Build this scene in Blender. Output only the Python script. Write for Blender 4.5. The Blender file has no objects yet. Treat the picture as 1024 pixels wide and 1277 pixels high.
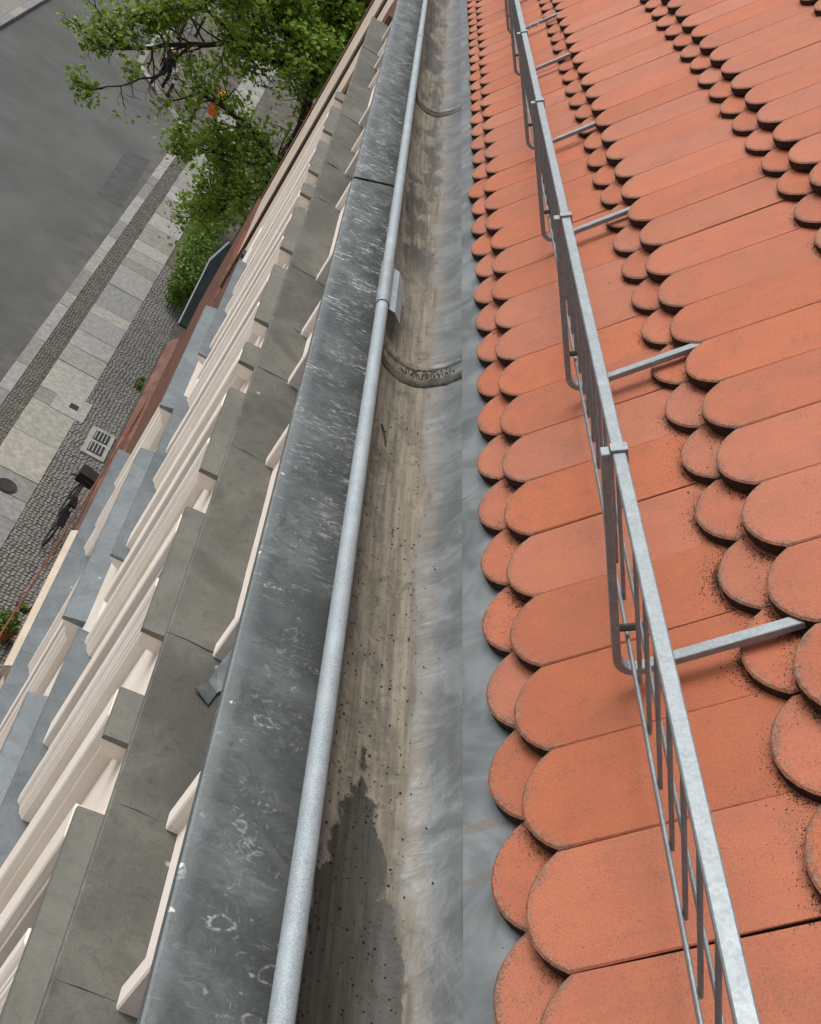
import bpy, bmesh, math, random
from mathutils import Vector, Matrix
R = math.radians
rnd = random.Random(7)
sc = bpy.context.scene
col = sc.collection
H = 14.0                                   # camera height above the pavement

# ------------------------------------------------------------------ camera
RM = ((0.847212, 0.035844, 0.530044), (0.461505, -0.543853, -0.700883), (0.263144, 0.838415, -0.477301))
FPX, PU, PV = 1462.26, 512.0, 638.5
cam = bpy.data.objects.new('camera', bpy.data.cameras.new('camera'))
col.objects.link(cam)
m = Matrix(((RM[0][0], -RM[1][0], -RM[2][0], 0), (RM[0][1], -RM[1][1], -RM[2][1], 0),
            (RM[0][2], -RM[1][2], -RM[2][2], H), (0, 0, 0, 1)))
cam.matrix_world = m
cam.data.sensor_fit = 'HORIZONTAL'
cam.data.sensor_width = 36
cam.data.lens = 36 * FPX / 1024
cam.data.clip_start = 0.05
cam.data.clip_end = 2000
sc.camera = cam

# ------------------------------------------------------------------ light
SUN_EL, SUN_AZ = 52, -62                    # azimuth from +Y, clockwise
w = bpy.data.worlds.new('World'); sc.world = w; w.use_nodes = True
nt = w.node_tree
bg = nt.nodes['Background']
sky = nt.nodes.new('ShaderNodeTexSky'); sky.sky_type = 'NISHITA'; sky.sun_disc = False
sky.sun_elevation = R(SUN_EL); sky.sun_rotation = R(SUN_AZ)
sky.air_density = 1.0; sky.dust_density = 6.0; sky.ozone_density = 1.0
hs = nt.nodes.new('ShaderNodeHueSaturation'); hs.inputs['Saturation'].default_value = 0.22
nt.links.new(sky.outputs[0], hs.inputs['Color']); nt.links.new(hs.outputs[0], bg.inputs[0])
bg.inputs[1].default_value = 0.135
sun = bpy.data.objects.new('sun', bpy.data.lights.new('sun', 'SUN')); col.objects.link(sun)
sun.data.energy = 0.85; sun.data.angle = R(45); sun.data.color = (1.0, 0.97, 0.92)
sd = Vector((math.sin(R(SUN_AZ)) * math.cos(R(SUN_EL)), math.cos(R(SUN_AZ)) * math.cos(R(SUN_EL)), math.sin(R(SUN_EL))))
sun.rotation_euler = sd.to_track_quat('Z', 'Y').to_euler()
sun.location = (-5, 5, 30)
vs = sc.view_settings
vs.view_transform = 'Standard'; vs.look = 'None'; vs.gamma = 1; vs.use_curve_mapping = False
vs.exposure = 0.22

# ------------------------------------------------------------------ helpers
def ray(u, v):
    a = ((u - PU) / FPX, (v - PV) / FPX, 1.0)
    return Vector(tuple(sum(RM[i][k] * a[i] for i in range(3)) for k in range(3)))
def on_ground(u, v, z=0.0):                # photo pixel -> point on a level plane at height z
    d = ray(u, v); t = (z - H) / d.z
    return Vector((d.x * t, d.y * t, z))
def on_depth(u, v, y):
    d = ray(u, v); t = y / d.y
    return Vector((d.x * t, y, H + d.z * t))

WORG = {}
def tag(o, label=None, cat=None, group=None, kind=None):
    if label: o['label'] = label
    if cat: o['category'] = cat
    if group: o['group'] = group
    if kind: o['kind'] = kind
    return o
def empty(name, loc, label=None, cat=None, group=None):
    o = bpy.data.objects.new(name, None); col.objects.link(o)
    o.location = loc; o.empty_display_size = 0.2; WORG[o.name] = Vector(loc)
    return tag(o, label, cat, group)

class MB:
    """collects geometry in world coordinates"""
    def __init__(s): s.v = []; s.f = []
    def add(s, vs_, fs):
        n = len(s.v); s.v += [tuple(p) for p in vs_]; s.f += [tuple(i + n for i in f) for f in fs]; return s
    def box(s, x0, x1, y0, y1, z0, z1):
        return s.add([(x0,y0,z0),(x1,y0,z0),(x1,y1,z0),(x0,y1,z0),(x0,y0,z1),(x1,y0,z1),(x1,y1,z1),(x0,y1,z1)],
                     [(0,3,2,1),(4,5,6,7),(0,1,5,4),(1,2,6,5),(2,3,7,6),(3,0,4,7)])
    def prism_y(s, prof, y0, y1):           # prof: (x, z) loop
        n = len(prof)
        return s.add([(x, y0, z) for x, z in prof] + [(x, y1, z) for x, z in prof],
                     [tuple(range(n)), tuple(range(2*n-1, n-1, -1))] + [(i, i+n, (i+1) % n + n, (i+1) % n) for i in range(n)])
    def prism_z(s, prof, z0, z1):           # prof: (x, y) loop
        n = len(prof)
        return s.add([(x, y, z0) for x, y in prof] + [(x, y, z1) for x, y in prof],
                     [tuple(range(n-1, -1, -1)), tuple(range(n, 2*n))] + [(i, (i+1) % n, (i+1) % n + n, i+n) for i in range(n)])
    def tube(s, pts, r, n=8, r1=None, cap=True):
        pts = [Vector(p) for p in pts]; k = len(pts); rings = []
        prev = None
        for i, p in enumerate(pts):
            d = (pts[min(i+1, k-1)] - pts[max(i-1, 0)]).normalized()
            if prev is None:
                a = d.orthogonal().normalized()
            else:
                a = (prev - d * prev.dot(d))
                a = a.normalized() if a.length > 1e-6 else d.orthogonal().normalized()
            prev = a; b = d.cross(a)
            rr = r if r1 is None else r + (r1 - r) * i / max(1, k-1)
            rings.append([p + (a * math.cos(2*math.pi*j/n) + b * math.sin(2*math.pi*j/n)) * rr for j in range(n)])
        vs_ = [q for ring in rings for q in ring]; fs = []
        for i in range(k-1):
            for j in range(n):
                fs.append((i*n+j, i*n+(j+1) % n, (i+1)*n+(j+1) % n, (i+1)*n+j))
        if cap:
            fs.append(tuple(range(n-1, -1, -1))); fs.append(tuple(range((k-1)*n, k*n)))
        return s.add(vs_, fs)
    def sweep(s, sections, closed=True):    # list of equal-length point loops
        n = len(sections[0]); fs = []
        for i in range(len(sections)-1):
            for j in range(n if closed else n-1):
                fs.append((i*n+j, i*n+(j+1) % n, (i+1)*n+(j+1) % n, (i+1)*n+j))
        if closed:
            fs.append(tuple(range(n-1, -1, -1))); k = len(sections)-1; fs.append(tuple(range(k*n, k*n+n)))
        return s.add([q for sec in sections for q in sec], fs)
    def lathe(s, c, prof, n=16):
        c = Vector(c); rings = []
        for r, z in prof:
            rings.append([c + Vector((r*math.cos(2*math.pi*j/n), r*math.sin(2*math.pi*j/n), z)) for j in range(n)])
        return s.sweep(rings)
    def mesh(s, name, org=Vector((0,0,0)), smooth=False):
        me = bpy.data.meshes.new(name)
        me.from_pydata([tuple(Vector(p) - org) for p in s.v], [], s.f); me.update()
        bm = bmesh.new(); bm.from_mesh(me); bmesh.ops.recalc_face_normals(bm, faces=bm.faces[:]); bm.to_mesh(me); bm.free()
        if smooth:
            me.polygons.foreach_set('use_smooth', [True] * len(me.polygons))
        return me
    def build(s, name, mat, parent=None, smooth=False, bevel=0, seg=1, angle=None):
        xs = [p[0] for p in s.v]; ys = [p[1] for p in s.v]; zs = [p[2] for p in s.v]
        org = Vector(((min(xs)+max(xs))/2, (min(ys)+max(ys))/2, min(zs)))
        me = s.mesh(name, org, smooth)
        o = bpy.data.objects.new(name, me); col.objects.link(o)
        if bevel:
            bm = bmesh.new(); bm.from_mesh(me)
            ed = [e for e in bm.edges if len(e.link_faces) == 2 and e.calc_face_angle(0) > 0.5]
            bmesh.ops.bevel(bm, geom=ed, offset=bevel, segments=seg, affect='EDGES'); bm.to_mesh(me); bm.free()
        if smooth and angle:
            me.set_sharp_from_angle(angle=R(angle))
        me.materials.append(mat)
        po = WORG[parent.name] if parent else Vector((0,0,0))
        o.location = org - po; o.parent = parent; WORG[o.name] = org
        return o

# ------------------------------------------------------------------ materials
class NT:
    def __init__(s, name):
        s.m = bpy.data.materials.new(name); s.m.use_nodes = True
        s.t = s.m.node_tree; s.b = s.t.nodes['Principled BSDF']
    def n(s, typ, **k):
        nd = s.t.nodes.new('ShaderNode' + typ)
        for a, b in k.items(): setattr(nd, a, b)
        return nd
    def l(s, a, b): s.t.links.new(a, b)
    def put(s, sock, v):
        if hasattr(v, 'links') or isinstance(v, bpy.types.NodeSocket): s.l(v, sock)
        elif v is not None:
            if isinstance(v, tuple) and len(v) == 3 and sock.type == 'RGBA': v = (*v, 1)
            sock.default_value = v
    def pos(s, kind='world', scale=(1,1,1), rand=False, loc=(0,0,0)):
        if kind == 'world': o = s.n('NewGeometry').outputs['Position']
        else: o = s.n('TexCoord').outputs['Object']
        if rand:
            r = s.n('ObjectInfo').outputs['Random']
            c = s.n('CombineXYZ'); 
            for i in range(3): s.l(s.math('MULTIPLY', r, 37.0 + 11*i), c.inputs[i])
            a = s.n('VectorMath', operation='ADD'); s.l(o, a.inputs[0]); s.l(c.outputs[0], a.inputs[1]); o = a.outputs[0]
        mp = s.n('Mapping'); s.l(o, mp.inputs[0]); mp.inputs['Scale'].default_value = scale; mp.inputs['Location'].default_value = loc
        return mp.outputs[0]
    def noise(s, vec, scale=5, detail=4, rough=.55, dist=0):
        nd = s.n('TexNoise'); s.l(vec, nd.inputs['Vector']); nd.inputs['Scale'].default_value = scale
        nd.inputs['Detail'].default_value = detail; nd.inputs['Roughness'].default_value = rough; nd.inputs['Distortion'].default_value = dist
        return nd.outputs['Fac']
    def voro(s, vec, scale=5, feature='F1', out='Distance', rnd_=1.0):
        nd = s.n('TexVoronoi', feature=feature); s.l(vec, nd.inputs['Vector']); nd.inputs['Scale'].default_value = scale
        nd.inputs['Randomness'].default_value = rnd_
        return nd.outputs[out]
    def math(s, op, a, b=None, clamp=False):
        nd = s.n('Math', operation=op, use_clamp=clamp); s.put(nd.inputs[0], a)
        if b is not None: s.put(nd.inputs[1], b)
        return nd.outputs[0]
    def ss(s, v, lo, hi, o0=0.0, o1=1.0):
        nd = s.n('MapRange', interpolation_type='SMOOTHSTEP'); s.put(nd.inputs[0], v)
        nd.inputs[1].default_value = lo; nd.inputs[2].default_value = hi; nd.inputs[3].default_value = o0; nd.inputs[4].default_value = o1
        return nd.outputs[0]
    def mix(s, f, a, b, blend='MIX'):
        nd = s.n('Mix', data_type='RGBA', blend_type=blend); s.put(nd.inputs[0], f); s.put(nd.inputs[6], a); s.put(nd.inputs[7], b)
        return nd.outputs[2]
    def sep(s, vec):
        nd = s.n('SeparateXYZ'); s.l(vec, nd.inputs[0]); return nd.outputs
    def fin(s, colr=None, rough=.6, metal=0.0, spec=.5, bump=None, bstr=.3, bdist=.002):
        s.put(s.b.inputs['Base Color'], colr); s.put(s.b.inputs['Roughness'], rough); s.put(s.b.inputs['Metallic'], metal)
        s.b.inputs['Specular IOR Level'].default_value = spec
        if bump is not None:
            bn = s.n('Bump'); bn.inputs['Strength'].default_value = bstr; bn.inputs['Distance'].default_value = bdist
            s.l(bump, bn.inputs['Height']); s.l(bn.outputs[0], s.b.inputs['Normal'])
        return s.m

MAT = {}
def m_tile():
    t = NT('roof tile clay')
    p = t.pos('obj', rand=True)
    raw = t.n('TexCoord').outputs['Object']
    grain = t.noise(p, 260, 3, .7); fine = t.noise(p, 900, 2, .6); blot = t.noise(p, 9, 4, .6)
    streak = t.noise(t.pos('obj', (1, 9, 1), True), 9, 4, .6)
    c = t.mix(t.ss(blot, .35, .7), (.455,.130,.056), (.395,.114,.053))
    c = t.mix(t.math('MULTIPLY', t.ss(streak, .52, .75), .32), c, (.30,.105,.06))
    c = t.mix(t.math('MULTIPLY', t.ss(grain, .45, .75), .4), c, (.50,.182,.100))
    c = t.mix(t.math('MULTIPLY', t.ss(t.noise(p, 420, 2, .75), .53, .64), .6), c, (.22,.07,.038))
    rn = t.n('ObjectInfo').outputs['Random']
    hv = t.n('HueSaturation'); t.l(c, hv.inputs['Color'])
    t.l(t.ss(rn, 0, 1, .93, 1.06), hv.inputs['Value']); hv.inputs['Hue'].default_value = .5
    t.l(t.ss(t.math('FRACT', t.math('MULTIPLY', rn, 17.3)), 0, 1, .95, 1.03), hv.inputs['Saturation'])
    c = hv.outputs[0]
    # lichen specks, denser along the rounded rim
    x, y, z = t.sep(raw)
    v = t.n('CombineXYZ'); t.l(t.math('MINIMUM', t.math('SUBTRACT', x, .108), 0.0), v.inputs[0]); t.l(y, v.inputs[1])
    ln = t.n('VectorMath', operation='LENGTH'); t.l(v.outputs[0], ln.inputs[0])
    rim = t.ss(ln.outputs['Value'], .088, .107)
    patch = t.ss(t.noise(p, 22, 3, .6), .42, .72)
    dens = t.math('ADD', t.math('MULTIPLY', rim, .17), t.math('MULTIPLY', patch, .115))
    sp = t.noise(p, 330, 2, .75)
    spk = t.ss(t.math('SUBTRACT', t.math('ADD', sp, dens), .655), 0.0, .05)
    dots = t.math('MULTIPLY', t.ss(t.voro(p, 75), .20, .10), t.ss(t.noise(p, 40, 2), .60, .66))
    c = t.mix(t.math('MULTIPLY', spk, .8), c, (.12,.075,.052))
    c = t.mix(t.math('MULTIPLY', dots, .7), c, (.12,.095,.08))
    gl = t.math('MULTIPLY', rim, t.ss(t.noise(p, 120, 2, .6), .52, .62))
    c = t.mix(t.math('MULTIPLY', gl, .55), c, (.23,.20,.15))
    return t.fin(c, t.ss(grain, .3, .7, .56, .76), 0, .5, t.math('ADD', grain, t.math('MULTIPLY', fine, .6)), .6, .002)
def m_apron():
    t = NT('weathered dark zinc')
    p = t.pos(); x = t.sep(p)[0]; y = t.sep(p)[1]
    big = t.noise(p, 4.5, 4, .6, 1.2); mid = t.noise(p, 20, 4, .6, 2.2)
    c = t.mix(t.ss(big, .35, .7), (.082,.090,.092), (.150,.161,.163))
    c = t.mix(t.math('MULTIPLY', t.ss(mid, .46, .70), .55), c, (.046,.049,.049))
    c = t.mix(t.math('MULTIPLY', t.ss(x, .400, .372), .5), c, (.23,.255,.262))  # painted sky reflection: paler towards the outer edge
    # swirling lime marks on the half near the bead
    sw = t.noise(t.pos('world', (1, .8, 1)), 34, 5, .62, 3.2)
    swm = t.math('MULTIPLY', t.ss(sw, .57, .70), t.math('MULTIPLY', t.ss(x, .392, .44), t.ss(t.noise(p, 6, 3), .42, .58)))
    c = t.mix(t.math('MULTIPLY', swm, .5), c, (.40,.41,.40))
    clump = t.math('MULTIPLY', t.ss(t.noise(t.pos('world', (1, 1.6, 1), loc=(4, 2, 0)), 5.5, 2, .5), .60, .72), t.ss(t.noise(p, 60, 4, .7, 1.5), .47, .62))
    c = t.mix(t.math('MULTIPLY', t.math('MULTIPLY', clump, t.ss(x, .39, .43)), .7), c, (.58,.59,.58))
    c = t.mix(t.math('MULTIPLY', t.ss(t.noise(p, 300, 3, .7), .5, .68), .3), c, (.05,.053,.053))
    # dried run-off streaks across the sheet, stronger further along the eaves
    cross = t.noise(t.pos('world', (3.0, 13, 1)), 9, 5, .6, 1.2)
    far = t.ss(y, 1.2, 3.2, .10, 1.0)
    wisps = t.math('MULTIPLY', t.ss(cross, .555, .625), t.math('MULTIPLY', far, t.ss(t.noise(p, 9, 3, .6), .40, .56)))
    c = t.mix(t.math('MULTIPLY', wisps, .85), c, (.52,.54,.54))
    for sc_, lo, off in ((13, .60, 0.0), (26, .76, 3.7)):
        q = t.pos('world', (sc_, sc_*1.4, sc_), loc=(off, off*2, 0))
        dq = t.n('VectorMath', operation='ADD'); t.l(q, dq.inputs[0])
        dn = t.n('TexNoise'); t.l(q, dn.inputs['Vector']); dn.inputs['Scale'].default_value = 2.2
        dm = t.n('VectorMath', operation='SCALE'); t.l(dn.outputs['Color'], dm.inputs[0]); dm.inputs['Scale'].default_value = .35
        t.l(dm.outputs[0], dq.inputs[1]); q = dq.outputs[0]
        dv = t.voro(q, 1.0); dc = t.voro(q, 1.0, out='Color'); dr, dg, dbl = t.sep(dc)
        rad = t.math('MULTIPLY', dr, .27)
        ring = t.math('SUBTRACT', 1.0, t.math('MULTIPLY', t.math('ABSOLUTE', t.math('SUBTRACT', dv, rad)), 17), True)
        ring = t.math('MULTIPLY', ring, t.ss(dg, lo, lo+.03))
        spot = t.math('MULTIPLY', t.ss(dv, .17, .07), t.ss(dbl, .86, .88))
        brk = t.ss(t.noise(p, 110, 3, .65), .38, .60)
        c = t.mix(t.math('MULTIPLY', t.math('MULTIPLY', ring, brk), .55), c, (.56,.57,.56))
        c = t.mix(t.math('MULTIPLY', t.math('MULTIPLY', spot, t.ss(brk, 0, .5)), .85), c, (.70,.71,.69))
    ro = t.math('ADD', t.ss(mid, .3, .7, .36, .52), t.math('MULTIPLY', wisps, .2))
    return t.fin(c, ro, .4, .5, t.math('ADD', t.noise(p, 9, 3, .5), t.math('MULTIPLY', mid, .35)), .18, .010)
def m_galv():
    t = NT('galvanised steel')
    p = t.pos()
    sp = t.sep(t.voro(p, 300, out='Color'))[0]
    blot = t.noise(p, 35, 4, .6)
    c = t.mix(sp, (.25,.282,.298), (.325,.36,.378))
    c = t.mix(t.math('MULTIPLY', t.ss(blot, .45, .75), .5), c, (.43,.465,.485))
    c = t.mix(t.math('MULTIPLY', t.ss(t.noise(p, 160, 3, .7), .62, .7), .4), c, (.24,.25,.25))
    return t.fin(c, t.ss(blot, .3, .7, .45, .6), .45, .5, t.noise(p, 260, 2), .15, .001)
def m_zinc(name, a, b, dark, rough=(.4,.6), met=.35, blue=None):
    t = NT(name)
    p = t.pos()
    big = t.noise(p, 3.2, 5, .62, .8); mid = t.noise(p, 16, 5, .65, .6); fine = t.noise(p, 110, 3, .65)
    c = t.mix(t.ss(big, .35, .68), a, b)
    c = t.mix(t.math('MULTIPLY', t.ss(mid, .52, .72), .45), c, dark)
    cr = t.voro(t.pos('world', (6, 3, 6)), 1.4, 'DISTANCE_TO_EDGE')
    ck = t.math('MULTIPLY', t.ss(cr, .02, .004), t.ss(t.noise(p, 5, 2), .52, .6))
    c = t.mix(t.math('MULTIPLY', ck, .12), c, dark)
    g2 = t.noise(p, 420, 2, .7)
    c = t.mix(t.math('MULTIPLY', t.ss(fine, .48, .68), .38), c, dark)
    c = t.mix(t.math('MULTIPLY', t.ss(g2, .52, .66), .35), c, tuple(min(1, k*1.5) for k in b))
    spk = t.ss(fine, .66, .74)
    c = t.mix(t.math('MULTIPLY', spk, .35), c, tuple(min(1, k*2.0) for k in b))
    d = t.voro(p, 7); dr = t.sep(t.voro(p, 7, out='Color'))[0]
    drop = t.math('MULTIPLY', t.ss(d, .11, .06), t.ss(dr, .9, .92))
    c = t.mix(t.math('MULTIPLY', drop, .6), c, (.55,.55,.52))
    return t.fin(c, t.ss(mid, .3, .7, *rough), met, .4, t.math('ADD', mid, t.math('MULTIPLY', t.math('ADD', fine, g2), .3)), .3, .006)
def m_plaster(name, c0, c1, stain):
    t = NT(name)
    p = t.pos()
    c = t.mix(t.ss(t.noise(p, 2.2, 4, .6), .35, .7), c0, c1)
    drip = t.noise(t.pos('world', (9, 9, .7)), 1.6, 4, .6)
    c = t.mix(t.math('MULTIPLY', t.ss(drip, .55, .8), .35), c, stain)
    return t.fin(c, .75, 0, .3, t.noise(p, 160, 3, .6), .15, .002)
def m_trough():
    t = NT('gutter zinc with sediment')
    p = t.pos(); x, y, z = t.sep(p)
    edge = t.noise(t.pos('world', (6, 1.6, 1)), 2.2, 5, .62)
    fine = t.noise(t.pos('world', (1, 1, 1)), 55, 4, .65)
    xe = t.math('ADD', x, t.math('ADD', t.math('MULTIPLY', t.math('SUBTRACT', edge, .5), .085), t.math('MULTIPLY', t.math('SUBTRACT', fine, .5), .02)))
    zn = t.mix(t.ss(t.noise(p, 9, 4, .6, .8), .35, .7), (.115,.123,.126), (.195,.208,.213))
    zn = t.mix(t.math('MULTIPLY', t.ss(t.noise(t.pos('world', (5, 1.2, 3)), 7, 4, .6), .5, .75), .5), zn, (.10,.10,.095))
    streak = t.noise(t.pos('world', (26, 1.1, 10)), 3.0, 5, .65)
    silt = t.mix(t.ss(streak, .32, .68), (.115,.098,.072), (.255,.22,.162))
    silt = t.mix(t.math('MULTIPLY', t.ss(t.noise(t.pos('world', (1.6, .8, 1)), 11, 5, .7, .6), .46, .66), .8), silt, (.098,.085,.064))
    silt = t.mix(t.math('MULTIPLY', t.ss(t.noise(p, 38, 4, .7), .52, .7), .5), silt, (.27,.24,.185))
    silt = t.mix(t.math('MULTIPLY', t.ss(fine, .56, .68), .5), silt, (.075,.066,.052))
    band = t.math('MULTIPLY', t.ss(xe, .672, .650), t.ss(x, .495, .52))
    c = t.mix(t.math('MULTIPLY', band, .95), zn, silt)
    # standing water / wet silt: one tongue near the camera, several patches further on
    wob = t.math('MULTIPLY', t.math('SUBTRACT', t.noise(t.pos('world', (1, .55, 1)), 17, 5, .65), .5), .11)
    xc = t.math('ADD', t.math('ABSOLUTE', t.math('SUBTRACT', x, .590)), wob)
    tip = t.ss(y, .95, 1.36, .070, -.004)
    w1 = t.math('MULTIPLY', t.ss(t.math('SUBTRACT', xc, tip), .004, -.003), t.ss(y, 1.42, 1.40))
    pn = t.noise(t.pos('world', (3.0, .9, 1)), 1.9, 5, .6)
    w2 = t.math('MULTIPLY', t.math('MULTIPLY', t.ss(pn, .46, .52), t.ss(y, 3.15, 3.5)), t.ss(t.math('ADD', t.math('ABSOLUTE', t.math('SUBTRACT', x, .600)), wob), .062, .045))
    wet = t.math('MAXIMUM', w1, t.math('MULTIPLY', w2, .85))
    wc = t.mix(t.ss(streak, .35, .7), (.018,.016,.012), (.042,.037,.029))
    c = t.mix(t.math('MULTIPLY', wet, .93), c, wc)
    rim = t.math('MULTIPLY', t.ss(xe, .655, .672), t.ss(xe, .69, .676))
    c = t.mix(t.math('MULTIPLY', rim, .35), c, (.22,.185,.13))
    ro = t.mix(wet, t.mix(band, (.42,)*3, (.85,)*3), (.5,)*3)
    bp = t.math('ADD', t.math('MULTIPLY', t.noise(t.pos('world', (1, 2.2, 1)), 6, 3, .5, .6), 1.0), t.math('MULTIPLY', fine, .25))
    met = t.math('MULTIPLY', t.math('MULTIPLY', t.math('SUBTRACT', 1.0, band), t.math('SUBTRACT', 1.0, wet)), .45)
    return t.fin(c, ro, met, .4, bp, .35, .014)
def m_flash():
    t = NT('eaves flashing zinc')
    p = t.pos()
    c = t.mix(t.ss(t.noise(p, 7, 4, .6, 1), .35, .7), (.14,.157,.165), (.245,.264,.274))
    sl = t.noise(t.pos('world', (1, 8, 1)), 3.0, 4, .6)
    c = t.mix(t.math('MULTIPLY', t.ss(sl, .60, .70), .65), c, (.19,.165,.125))
    return t.fin(c, .40, .45, .4, t.noise(p, 12, 3), .2, .008)
def m_simple(name, c, rough=.6, metal=0, var=.25, scale=8, bump=.1):
    t = NT(name); p = t.pos('obj', rand=True)
    n = t.noise(p, scale, 4, .6)
    cc = t.mix(t.ss(n, .3, .75), tuple(k*(1-var) for k in c), tuple(min(1, k*(1+var)) for k in c))
    return t.fin(cc, rough, metal, .4, t.noise(p, scale*8, 3), bump, .004)
def m_stone(name, c, hue=.06, scale=9):
    t = NT(name); p = t.pos('obj', rand=True); rn = t.n('ObjectInfo').outputs['Random']
    n = t.noise(p, scale, 5, .65); f = t.noise(p, 70, 3, .7)
    cc = t.mix(t.ss(n, .3, .75), tuple(k*.74 for k in c), tuple(k*1.15 for k in c))
    cc = t.mix(t.math('MULTIPLY', t.ss(f, .55, .7), .35), cc, tuple(k*.5 for k in c))
    hv = t.n('HueSaturation'); t.l(cc, hv.inputs['Color']); t.l(t.ss(rn, 0, 1, .76, 1.16), hv.inputs['Value'])
    t.l(t.ss(t.math('FRACT', t.math('MULTIPLY', rn, 13.7)), 0, 1, .35, 1.1), hv.inputs['Saturation'])
    return t.fin(hv.outputs[0], .8, 0, .3, n, .25, .01)
def m_asphalt():
    t = NT('asphalt'); p = t.pos()
    c = t.mix(t.ss(t.noise(p, .35, 5, .6), .35, .7), (.073,.074,.072), (.104,.105,.102))
    c = t.mix(t.math('MULTIPLY', t.ss(t.noise(p, 1.7, 5, .65), .5, .8), .35), c, (.135,.134,.128))
    c = t.mix(t.math('MULTIPLY', t.ss(t.noise(p, 60, 2, .7), .55, .7), .3), c, (.05,.05,.05))
    x = t.sep(p)[0]
    g = t.math('MULTIPLY', t.ss(x, -2.9, -2.15), t.ss(t.noise(p, 2.2, 4), .4, .65))
    c = t.mix(t.math('MULTIPLY', g, .5), c, (.155,.14,.115))
    return t.fin(c, .8, 0, .3, t.noise(p, 90, 2), .2, .004)
def m_brick():
    t = NT('weathered dark brick'); p = t.pos('world', (1,1,1))
    x, y, z = t.sep(p); cv = t.n('CombineXYZ'); t.l(y, cv.inputs[0]); t.l(z, cv.inputs[1])
    bt = t.n('TexBrick'); t.l(cv.outputs[0], bt.inputs['Vector']); bt.inputs['Scale'].default_value = 1.0
    bt.inputs['Brick Width'].default_value = .25; bt.inputs['Row Height'].default_value = .077; bt.inputs['Mortar Size'].default_value = .012
    bt.inputs['Color1'].default_value = (.12,.045,.03,1); bt.inputs['Color2'].default_value = (.20,.07,.045,1); bt.inputs['Mortar'].default_value = (.10,.08,.065,1)
    c = t.mix(t.math('MULTIPLY', t.ss(t.noise(p, 3, 4, .65), .45, .7), .6), bt.outputs[0], (.06,.04,.03))
    return t.fin(c, .85, 0, .2, bt.outputs['Fac'], -.4, .01)
def m_leaf(name, a, b):
    t = NT(name); p = t.pos('world')
    oi = t.n('ObjectInfo').outputs['Random']
    c = t.mix(t.ss(t.noise(p, 2.6, 3, .6), .35, .68), a, b)
    c = t.mix(t.math('MULTIPLY', t.ss(t.noise(p, 30, 2), .45, .65), .5), c, tuple(k*1.35 for k in b))
    m_ = t.fin(c, .5, 0, .35)
    t.b.inputs['Transmission Weight'].default_value = 0
    tr = t.n('BsdfTranslucent'); t.l(c, tr.inputs[0])
    mx = t.n('MixShader'); mx.inputs[0].default_value = .35
    out = t.t.nodes['Material Output']; t.l(t.b.outputs[0], mx.inputs[1]); t.l(tr.outputs[0], mx.inputs[2]); t.l(mx.outputs[0], out.inputs[0])
    return m_
def m_bead():
    t = NT('dull galvanised tube'); p = t.pos()
    c = t.mix(t.ss(t.noise(p, 420, 3, .7), .38, .66), (.235,.28,.30), (.385,.435,.46))
    c = t.mix(t.math('MULTIPLY', t.ss(t.noise(t.pos('world', (1, .5, 1)), 24, 4), .48, .72), .4), c, (.44,.495,.52))
    return t.fin(c, .58, .15, .4, t.noise(p, 500, 2), .25, .001)
MAT['bead'] = m_bead()
MAT['joint'] = m_simple('silted joint strip', (.085,.075,.058), .85, 0, .6, 26, .6)
MAT['tile'] = m_tile(); MAT['apron'] = m_apron(); MAT['galv'] = m_galv()
MAT['ledge'] = m_zinc('olive grey zinc ledge', (.092,.091,.078), (.150,.147,.127), (.050,.048,.042), (.5,.7), .15)
MAT['hood'] = m_zinc('pale olive zinc cover', (.115,.116,.100), (.155,.156,.136), (.075,.075,.066), (.5,.7), .15)
MAT['blue'] = m_zinc('blue grey zinc cover', (.125,.145,.158), (.180,.204,.220), (.085,.096,.104), (.4,.55), .3)
MAT['zincdark'] = m_simple('dark zinc edge', (.06,.062,.06), .5, .3)
MAT['cream'] = m_plaster('cream plaster', (.76,.68,.60), (.82,.755,.69), (.62,.535,.455))
MAT['cream2'] = m_plaster('tan plaster', (.46,.39,.31), (.54,.46,.37), (.34,.28,.22))
MAT['trough'] = m_trough(); MAT['flash'] = m_flash()
MAT['deck'] = m_simple('roof felt', (.03,.026,.024), .9)
MAT['tilerim'] = m_simple('shaded grimy tile edge', (.042,.021,.015), .9, 0, .45, 60, .5)  # edge grime plus the shade of down-facing sides, painted into the colour
MAT['moss'] = m_simple('dark moss and grit', (.045,.036,.026), .95, 0, .5, 40)
MAT['grn'] = m_simple('green moss', (.06,.12,.02), .9, 0, .4, 40)
MAT['grit'] = m_simple('black grit', (.012,.011,.009), .7, 0, .4, 40)
MAT['asphalt'] = m_asphalt(); MAT['brick'] = m_brick()
MAT['slab'] = m_stone('granite slab', (.30,.29,.255)); MAT['kerb'] = m_stone('granite kerb', (.275,.27,.245))
MAT['cob'] = m_stone('mosaic stone', (.225,.215,.19)); MAT['bed'] = m_simple('sandy joint bed', (.10,.09,.072), .9, 0, .35, 3)
MAT['iron'] = m_simple('cast iron', (.035,.034,.032), .6, .4)
MAT['black'] = m_simple('black metal', (.012,.012,.013), .45, .3)
MAT['glass'] = m_simple('window glass', (.02,.024,.028), .08, 0, .2, 2, 0)
MAT['white'] = m_simple('white paint', (.72,.71,.68), .5, 0, .06)
MAT['red'] = m_simple('red brown sheet metal', (.165,.075,.052), .6, .1, .4, 3)
MAT['cable'] = m_simple('red brown cable', (.19,.055,.03), .6)
MAT['orange'] = m_simple('orange plastic', (.80,.17,.03), .45, 0, .1)
MAT['terra'] = m_simple('terracotta pot', (.36,.11,.05), .8)
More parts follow.
